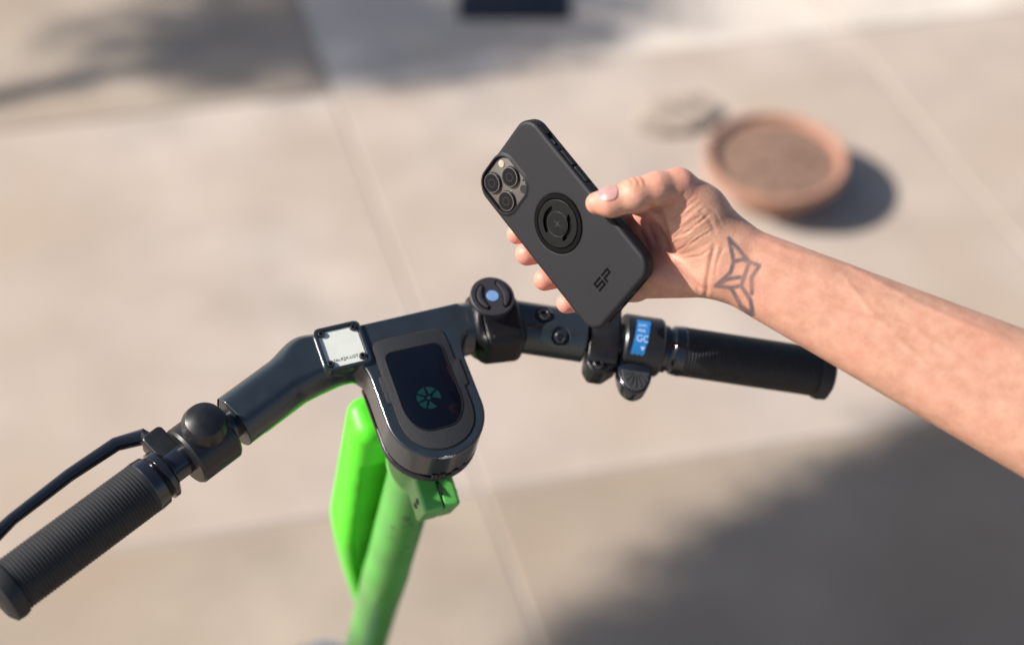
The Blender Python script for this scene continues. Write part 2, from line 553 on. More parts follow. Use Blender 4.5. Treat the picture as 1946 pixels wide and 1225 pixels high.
def tube(pts, rad, n=12):
    pts = [np.array(p, float) for p in pts]; V = []; F = []
    for i, p in enumerate(pts):
        d = pts[min(i + 1, len(pts) - 1)] - pts[max(i - 1, 0)]; d /= np.linalg.norm(d)
        u_ = np.cross(d, [0.31, 0.9, 0.2]); u_ /= np.linalg.norm(u_); v_ = np.cross(d, u_)
        r = rad[i] if isinstance(rad, (list, tuple)) else rad
        for k in range(n):
            a = 2 * math.pi * k / n
            V.append(tuple(p + r * (math.cos(a) * u_ + math.sin(a) * v_)))
    for i in range(len(pts) - 1):
        for k in range(n):
            j = (k + 1) % n
            F.append((i * n + k, i * n + j, (i + 1) * n + j, (i + 1) * n + k))
    F.append(tuple(range(n))[::-1]); F.append(tuple((len(pts) - 1) * n + k for k in range(n)))
    return V, F
tree = empty('shade_tree', trans(-5.76, 0.15, GZ), 'unseen slender tree added to shade the paving, low flat crown, nearest the scooter', 'tree', 'added shade trees left of the view')
add('trunk', tube([(0, 0, 0), (0.02, 0, 1.8), (0.05, 0.03, 3.4), (0.25, 0.30, 4.0), (0.45, 0.65, 4.2), (0.62, 0.95, 4.3)], [0.07, 0.06, 0.05, 0.035, 0.024, 0.012]),
    M_BARK, tree, WM[tree.name], scale=1)
add('crown', leaf_cloud(0.68, 0.955, 4.28, 0.92, 0.26, 0.10, math.radians(32), 14000, 0.028), M_LEAF, tree, WM[tree.name], smooth=False, scale=1, kind='stuff')
g_ = leaf_cloud(0.74, 0.955, 4.28, 0.62, 0.25, 0.14, math.radians(32), 2300, 0.030)
thin_me = bpy.data.meshes.new('crown_thin'); thin_me.from_pydata(g_[0], [], g_[1]); thin_me.materials.append(M_LEAF)
t2 = tree.copy(); C.objects.link(t2)
place(t2, trans(-7.06, 2.06, GZ) @ rotz(-25), None)
t2['label'] = 'second unseen slender tree added for shade, farther along the paving beyond the first'
for ch in list(tree.children):
    c2 = ch.copy(); C.objects.link(c2); place(c2, WM[t2.name], t2)
    if c2.name.startswith('crown'):
        c2.data = thin_me

# ------------------------------------------------------------------ scooter
HEAD = Matrix(((0.9224, -0.3461, 0.1714, -0.0634), (0.3797, 0.8937, -0.2389, 0.7813), (-0.0705, 0.2855, 0.9558, 1.0608), (0, 0, 0, 1)))
# base of the scooter: where the steering axis meets the ground, local -y to the rear
base = HEAD @ Vector((0, -0.008, -1.08))
rear = Vector((-HEAD[0][1], -HEAD[1][1], 0)).normalized()
SB = Matrix.Translation((base.x, base.y, GZ)) @ Matrix.Rotation(math.atan2(rear.x, -rear.y), 4, 'Z')
sco = empty('electric_scooter', SB, 'green shared scooter with charcoal handlebar, display and white number label', 'scooter')
def hs(name, geo, m, parent=None, T=None, **k): return add(name, geo, m, parent or sco, HEAD, T=T, **k)

BA, BH, BR = np.array([77.0, 57.0]), -19.0, 21.0
AD = np.array([0.909, -0.417])
def armpt(side, s, t=0.0, h=0.0):
    p = BA + AD * s + np.array([0.417, 0.909]) * t
    return (side * p[0], p[1], BH + h)
bolts = [((38.1), 3.0), (53.2, -13.0)]
def f_body(P):
    u, v, h = P[:, 0], P[:, 1], P[:, 2]
    bar = sd_cone(P, (-77, 57.5, BH), (77, 57, BH), BR, BR)
    ra = np.maximum(sd_cone(P, (77, 57, BH), armpt(1, 100), BR, BR), ((P - np.array(armpt(1, 75))) @ np.array([AD[0], AD[1], 0])))
    la = np.maximum(sd_cone(P, (-77, 57, BH), armpt(-1, 100), BR, BR), ((P - np.array(armpt(-1, 75))) @ np.array([-AD[0], AD[1], 0])))
    arms = smin(smin(bar, ra, 8), la, 12)
    # U shaped head
    d2 = np.where(v < -15, np.sqrt(u ** 2 + (v + 15) ** 2) - 38.3, np.maximum(np.abs(u) - 38.3, v - 62))
    # flare where the head meets the bar
    fl = 14 * np.clip((v - 22) / 30, 0, 1) ** 2
    d2 = d2 - np.where(v > 22, fl * 0.6, 0)
    hd = extr(d2, h, -33, 0.0, 2.2)
    d = smin(arms, hd, 9)
    d = smax(d, h, 1.2)
    boss = extr(sd_rr2(u + 51.2, v - 57.0, 18.2, 18.6, 4.5), h, -26, 1.6, 1.2)
    d = smin(d, boss, 1.5)
    pocket = extr(sd_rr2(u + 51.2, v - 57.0, 16.2, 16.6, 3.0), h, -0.6, 12, 0.2)
    d = np.maximum(d, -pocket)
    for s, t in bolts:
        a = -math.asin(t / BR)
        nrm_ = np.array([math.sin(-a) * 0.417, math.sin(-a) * 0.909, math.cos(a)])
        c = np.array(armpt(1, s, t, math.sqrt(BR ** 2 - t ** 2)))
        d = np.maximum(d, -sd_cyl(P, c - nrm_ * 3.5, c + nrm_ * 10, 7.2, 0.3))
    return d
body = hs('handlebar_body', sdf_mesh(f_body, (-152, -60, -46), (152, 86, 8), 0.95), M_PAINT, auto=None)

# under-flange and lower grooves
def upoly(r, top, ins=0.0, n=28):
    P = [(r * math.cos(a), -15 + r * math.sin(a)) for a in np.linspace(math.pi, 2 * math.pi, n)]
    return P + [(r, top), (-r, top)]
hs('base_gap', prism(upoly(36.0, 40), -37, -32), M_SEAM)
hs('base_flange', prism(upoly(38.6, 36), -43, -36.5, 1.8, bev_bottom=True), M_BLACK)
for k, (x0, y0) in enumerate([(-9, -53.4), (-3, -54.2), (7, -53.6), (14, -51.0)]):
    hs('moulded_tab', prism(rrect(x0, y0 + 1.6, 2.4, 1.6, 0.6), -34.5, -29), M_BLACK)
# textured panel with side tabs
PAN = smooth_poly([(-29.5, 55.5), (29.5, 54.5), (29.5, 24), (33, 23), (32.8, 1.5), (29.4, 0.2), (29.4, -17), (27, -30), (18, -41), (4, -46.5), (-9, -45.5),
                   (-20, -40), (-27.5, -30), (-29.6, -18), (-29.4, -0.5), (-33, 1.5), (-33, 23.5), (-29.8, 25)],
                  [9, 9, 0.8, 0.8, 0.8, 0.8, 3, 8, 8, 8, 8, 8, 8, 3, 0.8, 0.8, 0.8, 0.8], 5)
hs('panel_gap_shade', prism(offset_poly(ccw(PAN), 0.9), -0.5, 0.08), M_SEAM)  # dark sheet standing in for the shaded gap around the panel
panel = hs('panel', prism(PAN, -0.5, 0.75, 0.45, 2), M_PANEL)
SCR = smooth_poly([(-22, 41.5), (22.6, 41.0), (22.6, -14), (13, -28.8), (-14, -28.8), (-22.6, -13)], [6, 6, 14, 14, 14, 14], 7)
hs('display_gasket', prism(offset_poly(ccw(SCR), 1.6), 0.5, 0.95, 0.2, 1), M_SEAM, panel)
hs('display_rim', ringprism(offset_poly(ccw(SCR), 1.1), offset_poly(ccw(SCR), 0.5), 0.9, 1.35), M_BLACK, panel, smooth=False)
glass = hs('display_glass', prism(SCR, 0.5, 1.25, 0.25, 2), M_GLASS)
# dim green segmented wheel symbol on the display
def wedge(a0, a1, r0, r1, n=8):
    P = []
    for k in range(n + 1):
        a = math.radians(a0 + (a1 - a0) * k / n); P.append((r1 * math.cos(a), r1 * math.sin(a)))
    am = math.radians((a0 + a1) / 2)
    P.append((r0 * math.cos(am) , r0 * math.sin(am)))
    return smooth_poly(P, 0.7, 2)
for a0, a1 in [(-18, 32), (40, 88), (96, 142), (150, 190), (198, 240), (248, 292)]:
    hs('symbol_segment', prism(wedge(a0, a1, 2.6, 9.4), 1.24, 1.30), M_TEAL, glass, T=trans(-1.2, -3.0, 0), smooth=False)
hs('symbol_hub', prism(circle(-1.2, -3.0, 1.6, 20), 1.24, 1.30), M_TEAL, glass, smooth=False)

# number label with frame and four screws (the machine-readable square is left blank)
lab = hs('number_label', prism(rrect(-51.2, 57, 15.6, 16.0, 2.4, 4), -0.7, 0.3, 0.15, 1), M_PLATE)
hs('printed_number', text_geo('No.KJX-LGT', 3.7, 0.03, bold=0.05), M_PRINT, lab, T=trans(-51.3, 46.6, 0.34), smooth=False)
hs('label_frame', ringprism(rrect(-51.2, 57, 18.4, 18.8, 4.6), rrect(-51.2, 57, 16.4, 16.8, 3.2), 0.8, 2.5), M_PAINT)
def bolt_geo(r, h=3.0, hex_r=None):
    hr = hex_r or r * 0.42
    head = lathe([(r * 0.95, -h), (r, -h * 0.2), (r * 0.93, 0.35 * r * 0.5), (r * 0.75, 0.35 * r), (hr * 1.15, 0.38 * r), (hr, 0.30 * r), (hr, -r * 0.3), (0.05, -r * 0.3)], 24)
    return head
for (x, y) in [(-64, 71.2), (-38.2, 70.9), (-38.6, 44.8), (-64.4, 44.2)]:
    hs('screw', bolt_geo(3.0, 2.0), M_SCREW, T=trans(x, y, 1.6))
# bolts of the right arm
for s, t in bolts:
    c = armpt(1, s, t, math.sqrt(BR ** 2 - t ** 2) - 1.2)
    a = math.degrees(math.asin(t / BR))
    R_ = trans(*c) @ rotz(-24.6) @ rotx(-a)
    hs('clamp_bolt', join(bolt_geo(5.6, 3.0), tf(lathe([(1.0, -2), (1.0, 0.6), (0.2, 1.0)], 12), trans(0, 0, 0))), M_SCREW, T=R_)

# arms: clamps, collars, grips
ARM = {}
for side in (1, -1):
    R_ = Matrix.Identity(4)
    if side == 1:
        R_ = Matrix(((AD[0], 0.417, 0, 77), (AD[1], 0.909, 0, 57), (0, 0, 1, BH), (0, 0, 0, 1)))
    else:
        R_ = Matrix(((-AD[0], -0.417, 0, -77), (AD[1], 0.909, 0, 57), (0, 0, 1, BH), (0, 0, 0, 1)))
    ARM[side] = R_
    hs('inner_bar', tf(lathe([(12, 70), (12, 270)], 32), AX), M_GLOSSBLK, T=R_)
    hs('bar_collar', tf(lathe([(17, 137), (19.5, 139), (19.5, 143), (17.5, 144), (18, 146), (20, 148), (20.8, 156), (20, 157)], 48), AX), M_GLOSSBLK, T=R_)
    prof = [(17, 156), (20.3, 157)]
    s = 160
    while s < 268:
        prof += [(20.3, s), (19.6, s + 0.5), (19.6, s + 1.2), (20.3, s + 1.7)]; s += 2.7
    prof += [(21.5, 270), (22.5, 274), (22.0, 280), (17, 283), (3, 284)]
    hs('grip', tf(lathe(prof, 56), AX), M_RUBBER, T=R_, auto=0.9)
A1 = ARM[1]
# bracket clamp next to the sleeve: faceted block hanging on the rider's side
blk = smooth_poly([(-27, 7), (-20, -6), (-10, -13), (8, -15), (22, -11), (25, 3), (20, 14), (4, 18), (-12, 16), (-24, 12)], 2.5, 3)
YZ = Matrix(((0, 0, 1, 0), (1, 0, 0, 0), (0, 1, 0, 0), (0, 0, 0, 1)))    # (x,y,z) -> s=z, t=x, h=y
clampb = hs('bracket_clamp', tf(prism([(p[0], p[1]) for p in blk], 77, 101, 1.6, bev_bottom=True), YZ), M_BLACK, T=A1, auto=0.5)
hs('bracket_foot', prism(smooth_poly([(78, -10), (77, -26), (82, -34), (93, -34), (104, -24), (106, -8)], 2.5, 3), -14, 6, 1.6), M_BLACK, T=A1)
hs('bracket_screw', bolt_geo(4.8, 2.5), M_SCREW, T=A1 @ trans(86.5, -27.0, 6.6))
hs('bracket_top', prism(smooth_poly([(84, 0), (86, 24), (92, 29), (102, 27), (103, -4)], 2, 3), 4, 16, 1.6), M_BLACK, T=A1)
hs('spacer', tf(lathe([(14, 100), (15.5, 101), (15.5, 106), (14, 107)], 32), AX), M_BLACK, T=A1)
# thumb lever: housing ring, lever blade and ribbed pad
hous = hs('lever_housing', tf(lathe([(15, 105.2), (22.6, 105.2), (24, 107), (24, 136), (22.6, 138), (15, 138)], 56), AX), M_BLACK, T=A1)
LEV = smooth_poly([(103, -12), (103, -34), (108, -46), (117, -50.5), (126, -46), (131, -34), (131, -12)], [1, 12, 8, 8, 8, 12, 1], 6)
lev = hs('throttle_lever', prism(LEV, -8, 7, 2.4, bev_bottom=True), M_GLOSSBLK, T=A1)
PADP = smooth_poly([(105.6, -29), (107, -39), (111.5, -45.5), (117, -47.5), (122.5, -45.5), (127, -39), (128.4, -29)], [1, 6, 5, 5, 5, 6, 1], 4)
pad = hs('lever_pad', prism(PADP, 6.8, 7.6, 0.3, 1), M_GREY, lev, T=A1)
for k in range(7):
    a = math.radians(188 + 164 * k / 6)
    ca, sa = math.cos(a), math.sin(a)
    x0, y0 = 117 + 3 * ca, -31 + 2 * sa; x1, y1 = 117 + 9.5 * ca, -31 + 13 * sa
    nx_, ny_ = -sa * 0.9, ca * 0.9
    hs('pad_rib', prism([(x0 - nx_ * .5, y0 - ny_ * .5), (x1 - nx_, y1 - ny_), (x1 + nx_, y1 + ny_), (x0 + nx_ * .5, y0 + ny_ * .5)], 7.4, 8.1), M_GREY, lev, T=A1, smooth=False)
# torn blue sticker wrapped on the housing
def wrap(V, r, s0, a0):
    out = []
    for x, y, z in V:
        a = a0 + y / r
        out.append((s0 + x, math.sin(a) * (r + z), math.cos(a) * (r + z)))
    return out
gx, gy = 6, 20
SV = []; SF = []
outl = lambda q: (-5.5 + (0.5 - q) * -3.4 + 0.1 * math.sin(q * 31), 5.6 + (q - 0.5) * 3.6 + 0.15 * math.sin(q * 23))
for j in range(gy + 1):
    q = j / gy; l_, r_ = outl(q)
    for i in range(gx + 1): 
        SV.append((l_ + (r_ - l_) * i / gx, (q - 0.5) * 31 + (-1.2 if (j == 0 and i % 2) else 0), 0.10))
for j in range(gy):
    for i in range(gx):
        k = j * (gx + 1) + i; SF.append((k, k + 1, k + gx + 2, k + gx + 1))
A0 = math.radians(-12)
stk = hs('sticker', (wrap(SV, 24, 117.5, A0), SF), M_STICK, hous, T=A1)
for s_, y_, sz in (('JUIC', 9.2, 4.0), ('PRES', 3.8, 3.4), ('GO', -3.0, 8.0)):
    V_, F_ = text_geo(s_, sz, 0.02, align='LEFT', bold=0.05, xs=0.9)
    V_ = [(x + (y_ * 0.12) - 3.9, y + y_, z + 0.17) for x, y, z in V_]
    keep = [f_ for f_ in F_ if max(V_[i][0] for i in f_) < 6.2]
    V_ = wrap(V_, 24, 117.5, A0)
    hs('sticker_print', (V_, keep), M_STTXT, hous, T=A1, smooth=False)
hs('sticker_arrow', (wrap([(0.0, -9.2, 0.17), (3.6, -9.0, 0.17), (2.9, -11.4, 0.17), (1.6, -12.3, 0.17)], 24, 117.5, A0), [(0, 1, 2, 3)]), M_STTXT, hous, T=A1, smooth=False)
# left hand controls: bell and brake lever
A2 = ARM[-1]
hs('bell', lathe([(17, 20), (17, 27), (14, 34), (7, 38), (0.1, 39)], 40), M_BLACK, T=A2 @ trans(100, 2, 0))
hs('control_housing', tf(lathe([(13, 84), (22, 84), (23.5, 86), (23.5, 118), (22, 120), (13, 120)], 48), AX), M_BLACK, T=A2)
hs('brake_lever', tube([(128, 18, 0), (132, 34, -2), (150, 42, -3), (190, 44, -4), (240, 42, -4), (262, 38, -3)], [7, 6.5, 5.5, 5, 4.6, 5.5]), M_GLOSSBLK, T=A2)
hs('brake_bracket', prism(rrect(128, 10, 9, 20, 4), -9, 9, 2, bev_bottom=True), M_BLACK, T=A2)

# added green tube imitating green light reflected under the left arm
hs('green_reflection', tf(lathe([(14, 0), (19.5, 3), (19.5, 70), (14, 74)], 40), AX), M_GREEN, T=A2 @ trans(-12, -1.3, -2.0))

# stem
SX0, SY0 = 0, -8
ST = trans(SX0, SY0, 0)
hs('neck', lathe([(31, -43.5), (31, -46), (28, -50), (27, -52)], 48), M_BLACK, T=ST)
stem = hs('stem', lathe([(21.5, -960), (21.5, -390), (22.2, -388), (22.2, -330), (21.5, -326), (21.0, -50)], 56), M_GREEN, T=ST)
def f_col(P):
    q = P - np.array([SX0, SY0, 0])
    rr = np.hypot(q[:, 0], q[:, 1])
    z = q[:, 2]
    R = 25.2 + 3.5 * np.clip((z + 62) / 12, 0, 1)
    tilt = -104 + q[:, 1] * 0.35                      # lower edge drops to the rider side
    col = smax(rr - R, np.maximum(tilt - z, z + 48), 1.5)
    ear = sd_box(q, (1.0, -36, -92), (15.5, 15.5, 18), 3.5, Matrix.Rotation(math.radians(12), 3, 'X'))
    d = smin(col, ear, 5)
    d = np.maximum(d, -(rr - 21.2))
    gap = np.maximum(np.maximum(np.abs(q[:, 0] - 2.5) - 0.9, q[:, 1] + 15), -1e9)
    return np.maximum(d, -gap)
col = hs('stem_clamp', sdf_mesh(f_col, (-34, -68, -130), (34, 24, -40), 0.95), M_GREEN, auto=None)
hs('clamp_slot', prism(rrect(2.5, -38, 0.5, 14, 0.4, 2), -112, -72), M_SEAM, col)
for y_, z_ in ((-50, -86), (-49, -96)):
    hs('clamp_screw', bolt_geo(2.9, 2.0), M_SCREW, col, T=trans(-14.6, y_ + 2, z_) @ roty(-90))
    hs('clamp_nut', bolt_geo(3.4, 2.5), M_SCREW, col, T=trans(17.2, y_ + 2, z_) @ roty(90))

# lime front housing ahead of the stem
def f_cab(P):
    u, v, h = P[:, 0], P[:, 1], P[:, 2]
    t = np.clip((-h - 300) / 190, 0, 1)
    hw = 39 - 30 * t ** 1.3
    vb = 20 - 12 * np.clip((-h - 120) / 200, 0, 1)
    cv = (vb + 64) / 2; hv = (64 - vb) / 2
    d2 = sd_rr2(u + 1, v - cv, hw, hv, np.minimum(15.0, np.minimum(hw, hv) - 1))
    d = extr(d2 + 0.0 * h, h, -490, -100, 13) * 0.93
    # hollow facing the rider
    hol = extr(sd_rr2(u, v - vb - 1, hw - 7, 7, 4), h, -520, -150, 6)
    return smax(d, -hol, 2)
cab = hs('front_housing', sdf_mesh(f_cab, (-48, 0, -500), (46, 72, -95), 1.8, newton=2), M_LIME, auto=None)
hs('inner_panel', prism(rrect(0, 33, 27, 4, 3), -330, -150, 1), M_DGREEN, cab)  # panel green darkened to carry the shade inside the hollow
# fork cover, wheel, deck (below and outside the picture)

def scl(name, geo, m, T, parent=None, **k): return add(name, geo, m, parent or sco, SB, T=T, **k)
wheel = scl('front_wheel', tf(lathe([(60, -22), (106, -24), (118, -16), (122, 0), (118, 16), (106, 24), (60, 22)], 56), roty(90)), M_TYRE, trans(6, -45, 122))
scl('wheel_rim', tf(lathe([(20, -26), (70, -25), (96, -25), (96, 25), (70, 25), (20, 26)], 40), roty(90)), M_WHITE, trans(6, -45, 122), wheel)
FV = []; FF_ = []
for i in range(17):
    a = math.radians(-15 + 150 * i / 16)
    for j in range(9):
        b_ = math.pi * j / 8; rr_ = 128 + 14 * math.sin(b_)
        FV.append((-36 * math.cos(b_), rr_ * math.cos(a), rr_ * math.sin(a)))
for i in range(16):
    for j in range(8):
        k = i * 9 + j; FF_.append((k, k + 1, k + 10, k + 9))
scl('front_fender', (FV, FF_), M_WHITE, trans(6, -45, 122))
scl('fork_crown', lathe([(26, 290), (40, 300), (44, 320), (40, 342), (26, 352)], 40), M_WHITE, trans(4, -40, -30))
for sx in (-34, 34):
    scl('fork_leg', prism(rrect(sx, -62, 5, 12, 4), 120, 255, 2), M_GREEN, Matrix.Identity(4))
scl('deck', prism(rrect(0, -470, 85, 390, 60), 110, 160, 10, bev_bottom=True), M_GREEN, Matrix.Identity(4))
scl('deck_mat', prism(rrect(0, -470, 72, 350, 50), 160, 164, 1), M_RUBBER, Matrix.Identity(4))
scl('deck_neck', tube([(0, -110, 140), (0, -20, 190), (0, 20, 260)], [38, 34, 27]), M_GREEN, Matrix.Identity(4))
rw = scl('rear_wheel', tf(lathe([(60, -22), (118, -24), (134, -16), (138, 0), (134, 16), (118, 24), (60, 22)], 56), roty(90)), M_TYRE, trans(0, -960, 138))
scl('wheel_rim', tf(lathe([(20, -26), (70, -25), (96, -25), (96, 25), (70, 25), (20, 26)], 40), roty(90)), M_WHITE, trans(0, -960, 138), rw)

# ------------------------------------------------------------------ phone mount on the handlebar
MC = (73.0, 63.0, 15.0)
mnt = empty('phone_mount', HEAD @ trans(0.077, 0.057, 0.0), 'round dark phone mount with light blue centre clamped on the handlebar', 'phone mount')
def ms(name, geo, m, parent=None, T=None, **k): return add(name, geo, m, parent or mnt, HEAD, T=T, **k)
def f_mount(P):
    a = np.array((57.0, 58, BH)); b = np.array((94.0, 52.0, BH))
    ring = sd_cyl(P, a, b, 25.2, 4.0)
    kn = sd_cyl(P, (73, 60, -6), (73, 63, 10), 13.5, 1.5)
    d = smin(ring, kn, 4)
    blk_ = sd_box(P, (76.5, 37.5, -17), (18.5, 11, 20), 8, Matrix.Rotation(math.radians(-8), 3, 'Z'))
    d = smin(d, blk_, 4)
    gro = np.abs(P[:, 0] - 62.5 - (P[:, 1] - 57) * 0.05) - 0.6
    return np.maximum(d, -np.maximum(gro, -(d + 0.9)))
ms('bar_clamp', sdf_mesh(f_mount, (50, 18, -50), (110, 92, 22), 0.95), M_TAPE, auto=None)
disc = ms('mount_disc', lathe([(12, -8), (15.5, -5.5), (17.2, -4.5), (17.7, -3.4), (17.7, -0.7), (17.1, 0), (0.1, 0)], 72), M_MOUNT, T=trans(*MC))
def arc_band(r0, r1, a0, a1, n=18, pinch=True):
    P = []
    for k in range(n + 1):
        a = math.radians(a0 + (a1 - a0) * k / n); P.append((r1 * math.cos(a), r1 * math.sin(a)))
    for k in range(n + 1):
        t = k / n; a = math.radians(a1 - (a1 - a0) * t)
        r = r0 + (r1 - r0) * 0.55 * (abs(2 * t - 1) ** 3 if pinch else 0)
        P.append((r * math.cos(a), r * math.sin(a)))
    return P
ms('mount_tab', prism(arc_band(8.6, 12.6, 118, 232), -0.2, 1.5, 0.5, 2), M_MOUNT, disc, T=trans(*MC))
ms('mount_tab', prism(arc_band(8.6, 13.6, -58, 56), -0.2, 1.5, 0.5, 2), M_MOUNT, disc, T=trans(*MC))
ms('tab_groove', prism(offset_poly(ccw(arc_band(8.4, 13.4, 114, 238)), 0.5), -0.05, 0.05), M_SLOT, disc, T=trans(*MC))
ms('tab_groove', prism(offset_poly(ccw(arc_band(8.4, 14.4, -62, 60)), 0.5), -0.05, 0.05), M_SLOT, disc, T=trans(*MC))
ms('blue_centre', prism(circle(0, 0, 4.9, 40), -0.2, 0.35, 0.2, 1), M_BLUE, disc, T=trans(*MC))

# ------------------------------------------------------------------ phone in its case
PH = Matrix(((0.4928, -0.5837, -0.6453, 0.0351), (-0.0004, 0.7415, -0.671, 0.8344), (0.8701, 0.3309, 0.3652, 1.1868), (0, 0, 0, 1)))
phone = empty('phone', PH, 'dark phone with three lenses in a matte charcoal case with a round black mount', 'phone')
def ps(name, geo, m, parent=None, T=None, **k): return add(name, geo, m, parent or phone, PH, T=T, **k)
PW, PL, PT = 38.5, 75.5, 12.0
CCX, CCY, CHX, CHY = -17.3, 55.2, 18.0, 18.6
def f_case(P):
    x, y, z = P[:, 0], P[:, 1], P[:, 2]
    d = extr(sd_rr2(x + 0.9, y, PW + 0.9, PL, 14.0), z, -PT, 0, 3.0)
    lip = extr(sd_rr2(x - CCX, y - CCY, CHX + 2.0, CHY + 1.6, 13.0), z, -3, 0.9, 0.9)
    d = smin(d, lip, 1.2)
    cut = extr(sd_rr2(x - CCX, y - CCY, CHX, CHY, 11.5), z, -2.6, 6, 0)
    cham = sd_rr2(x - CCX, y - CCY, CHX, CHY, 11.5) + (0.5 - z) * 0.9
    d = np.maximum(d, -np.minimum(cut, cham + 0.6))
    # side buttons on the +x edge: switch opening and two raised bars
    sw = sd_box(P, (39.5, 48.0, -6.0), (3.5, 6.0, 2.6), 1.0)
    d = np.maximum(d, -sw)
    for yc, hy in ((29.5, 7.2), (13.5, 7.2)):
        b = sd_box(P, (38.3, yc, -6.0), (1.1, hy, 2.2), 0.9)
        gr = np.maximum(sd_box(P, (39.0, yc, -6.0), (1.6, hy + 1.1, 3.2), 0.8), -sd_box(P, (39.0, yc, -6.0), (3, hy, 2.1), 0.6))
        d = np.maximum(d, -gr)
        d = np.minimum(d, b)
    # bottom openings
    for xc, hx in ((0, 6.0), (18, 7.0), (-18, 7.0)):
        d = np.maximum(d, -sd_box(P, (xc, -77.0, -6.2), (hx, 3.2, 2.2), 1.0))
    # seat for the ring
    d = np.maximum(d, -extr(np.hypot(x + 1.2, y - 1.5) - 22.3, z, -2.6, 5, 0))
    return d
case = ps('case', sdf_mesh(f_case, (-44, -80, -15), (43, 80, 4), 0.75), M_CASE, auto=0.7)
ps('mute_switch', prism(rrect(0, 0, 1.6, 2.4, 0.6), 0, 1.2, 0.4), M_BLUE if False else M_LENSRING, T=trans(35.9, 47, -6) @ roty(90))
scr = ps('screen', prism(rrect(0, 0, 35.6, 72.6, 12), -PT - 0.25, -PT + 0.3, 0.2), M_GLASS)
isl = ps('camera_island', prism(rrect(CCX, CCY, CHX - 0.6, CHY - 0.6, 10.8), -2.9, -1.6, 0.4, 2), M_ISLAND)
for (x, y) in ((-25.2, 64.0), (-8.9, 55.0), (-25.4, 45.6)):
    T_ = trans(x, y, -1.7)
    ln = ps('lens_barrel', lathe([(8.3, 0), (8.1, 0.5), (7.6, 0.6), (7.6, 2.3)], 56, cap=False), M_GLOSSBLK, isl, T=T_)
    ps('lens_edge', lathe([(7.6, 2.3), (7.4, 2.62), (7.0, 2.66), (6.9, 2.4)], 56, cap=False), M_LENSRING, isl, T=T_)
    ps('lens_trim', lathe([(6.95, 2.4), (6.7, 2.36), (6.45, 2.3)], 56, cap=False), M_GLOSSBLK, isl, T=T_)
    # sub-parts join at the same level: glass and inner iris
    ps('lens_glass', lathe([(6.5, 2.3), (6.4, 2.42), (4.0, 2.5), (0.05, 2.5)], 40, cap=False), M_LENS, isl, T=T_)
    ps('lens_iris', ringprism(circle(0, 0, 3.3, 32), circle(0, 0, 2.7, 32), 2.49, 2.53), M_LENSIN, isl, T=T_, smooth=False)
ps('flash', lathe([(2.9, 0), (2.9, 0.4), (2.5, 0.7), (0.05, 0.8)], 32), M_FLASH, isl, T=trans(-8.6, 68.0, -1.7))
ps('depth_sensor', prism(circle(-7.4, 41.0, 3.3, 32), -1.7, -1.5), M_LENSIN, isl)
ps('microphone', prism(circle(-2.4, 45.5, 0.7, 12), -1.7, -1.5), M_SLOT, isl)
RC = trans(-1.2, 1.5, 0)
ring = ps('mount_ring', lathe([(22.1, -0.6), (22.1, 0.55), (21.6, 0.95), (19.0, 0.95), (18.4, 0.45), (18.3, -0.6)], 96, cap=False), M_RINGBLK, T=RC)
def f_plate(P):
    x, y, z = P[:, 0], P[:, 1], P[:, 2]
    r = np.hypot(x, y); a = np.degrees(np.arctan2(y, x)) % 180
    d = extr(r - 18.0, z, -2.2, 1.0, 0.4)
    da = np.maximum(np.abs(a - 117) - 50, 0) * np.pi / 180 * 11
    ri = 8.9 + 3.0 * np.clip((np.abs(a - 117) - 30) / 22, 0, 1) ** 2
    band = np.maximum(r - 13.4, ri - r)
    sl = np.sqrt(np.maximum(band, 0) ** 2 + da ** 2) + np.minimum(band, 0) * (da < 0.01)
    sl = np.where(da > 0, np.maximum(da - 0.6, band), band)
    d = np.maximum(d, -extr(sl, z, -1.6, 4, 0.0))
    d = np.maximum(d, -(np.maximum(np.abs(r - 9.1) - 0.22, 0.72 - z)))
    return d
plate = ps('ring_plate', sdf_mesh(f_plate, (-19, -19, -2.8), (19, 19, 1.8), 0.38, newton=2), M_DISC, ring, T=RC, auto=0.6)
ps('ring_line', ringprism(circle(0, 0, 9.5, 48), circle(0, 0, 9.32, 48), 0.95, 1.05), M_RIM, ring, T=RC, smooth=False)
ps('cross_mark', join(prism(rrect(0, 0, 0.18, 3.6, 0.1, 2), 1.0, 1.06), prism(rrect(0, 0, 2.6, 0.18, 0.1, 2), 1.001, 1.07)), M_RIM, ring, T=RC @ rotz(8), smooth=False)
# stylised SP emblem, black inlays painting the shade of engraved strokes
def strokes(L_, w):
    gs = []
    for (x0, y0, x1, y1) in L_:
        gs.append(prism([(x0 - w * (x0 == x1), y0 - w * (y0 == y1)), (x1 + w * (x0 == x1), y0 - w * (y0 == y1)), (x1 + w * (x0 == x1), y1 + w * (y0 == y1)), (x0 - w * (x0 == x1), y1 + w * (y0 == y1))], -0.1, 0.03))
    return gs
W_ = 0.85
ssp = [(-9.4, 3.1, -0.6, 3.1), (-8.55, 0.9, -8.55, 2.25), (-9.4, 0.05, -0.6, 0.05), (-1.45, -2.2, -1.45, -0.8), (-9.4, -3.05, -0.6, -3.05)]
pp_ = [(0.8, 3.1, 9.4, 3.1), (8.55, 0.9, 8.55, 2.25), (0.8, 0.05, 9.4, 0.05), (1.65, -3.9, 1.65, -0.8)]
lg = trans(-0.9, -53.2, 0.02)
ps('emblem_letter', join(*strokes(ssp, W_)), M_SLOT, case, T=lg, smooth=False)
ps('emblem_letter', join(*strokes(pp_, W_)), M_SLOT, case, T=lg, smooth=False)
ps('emblem_mark', text_geo('TM', 1.6, 0.01), M_SLOT, case, T=trans(10.9, -50.0, 0.03), smooth=False)

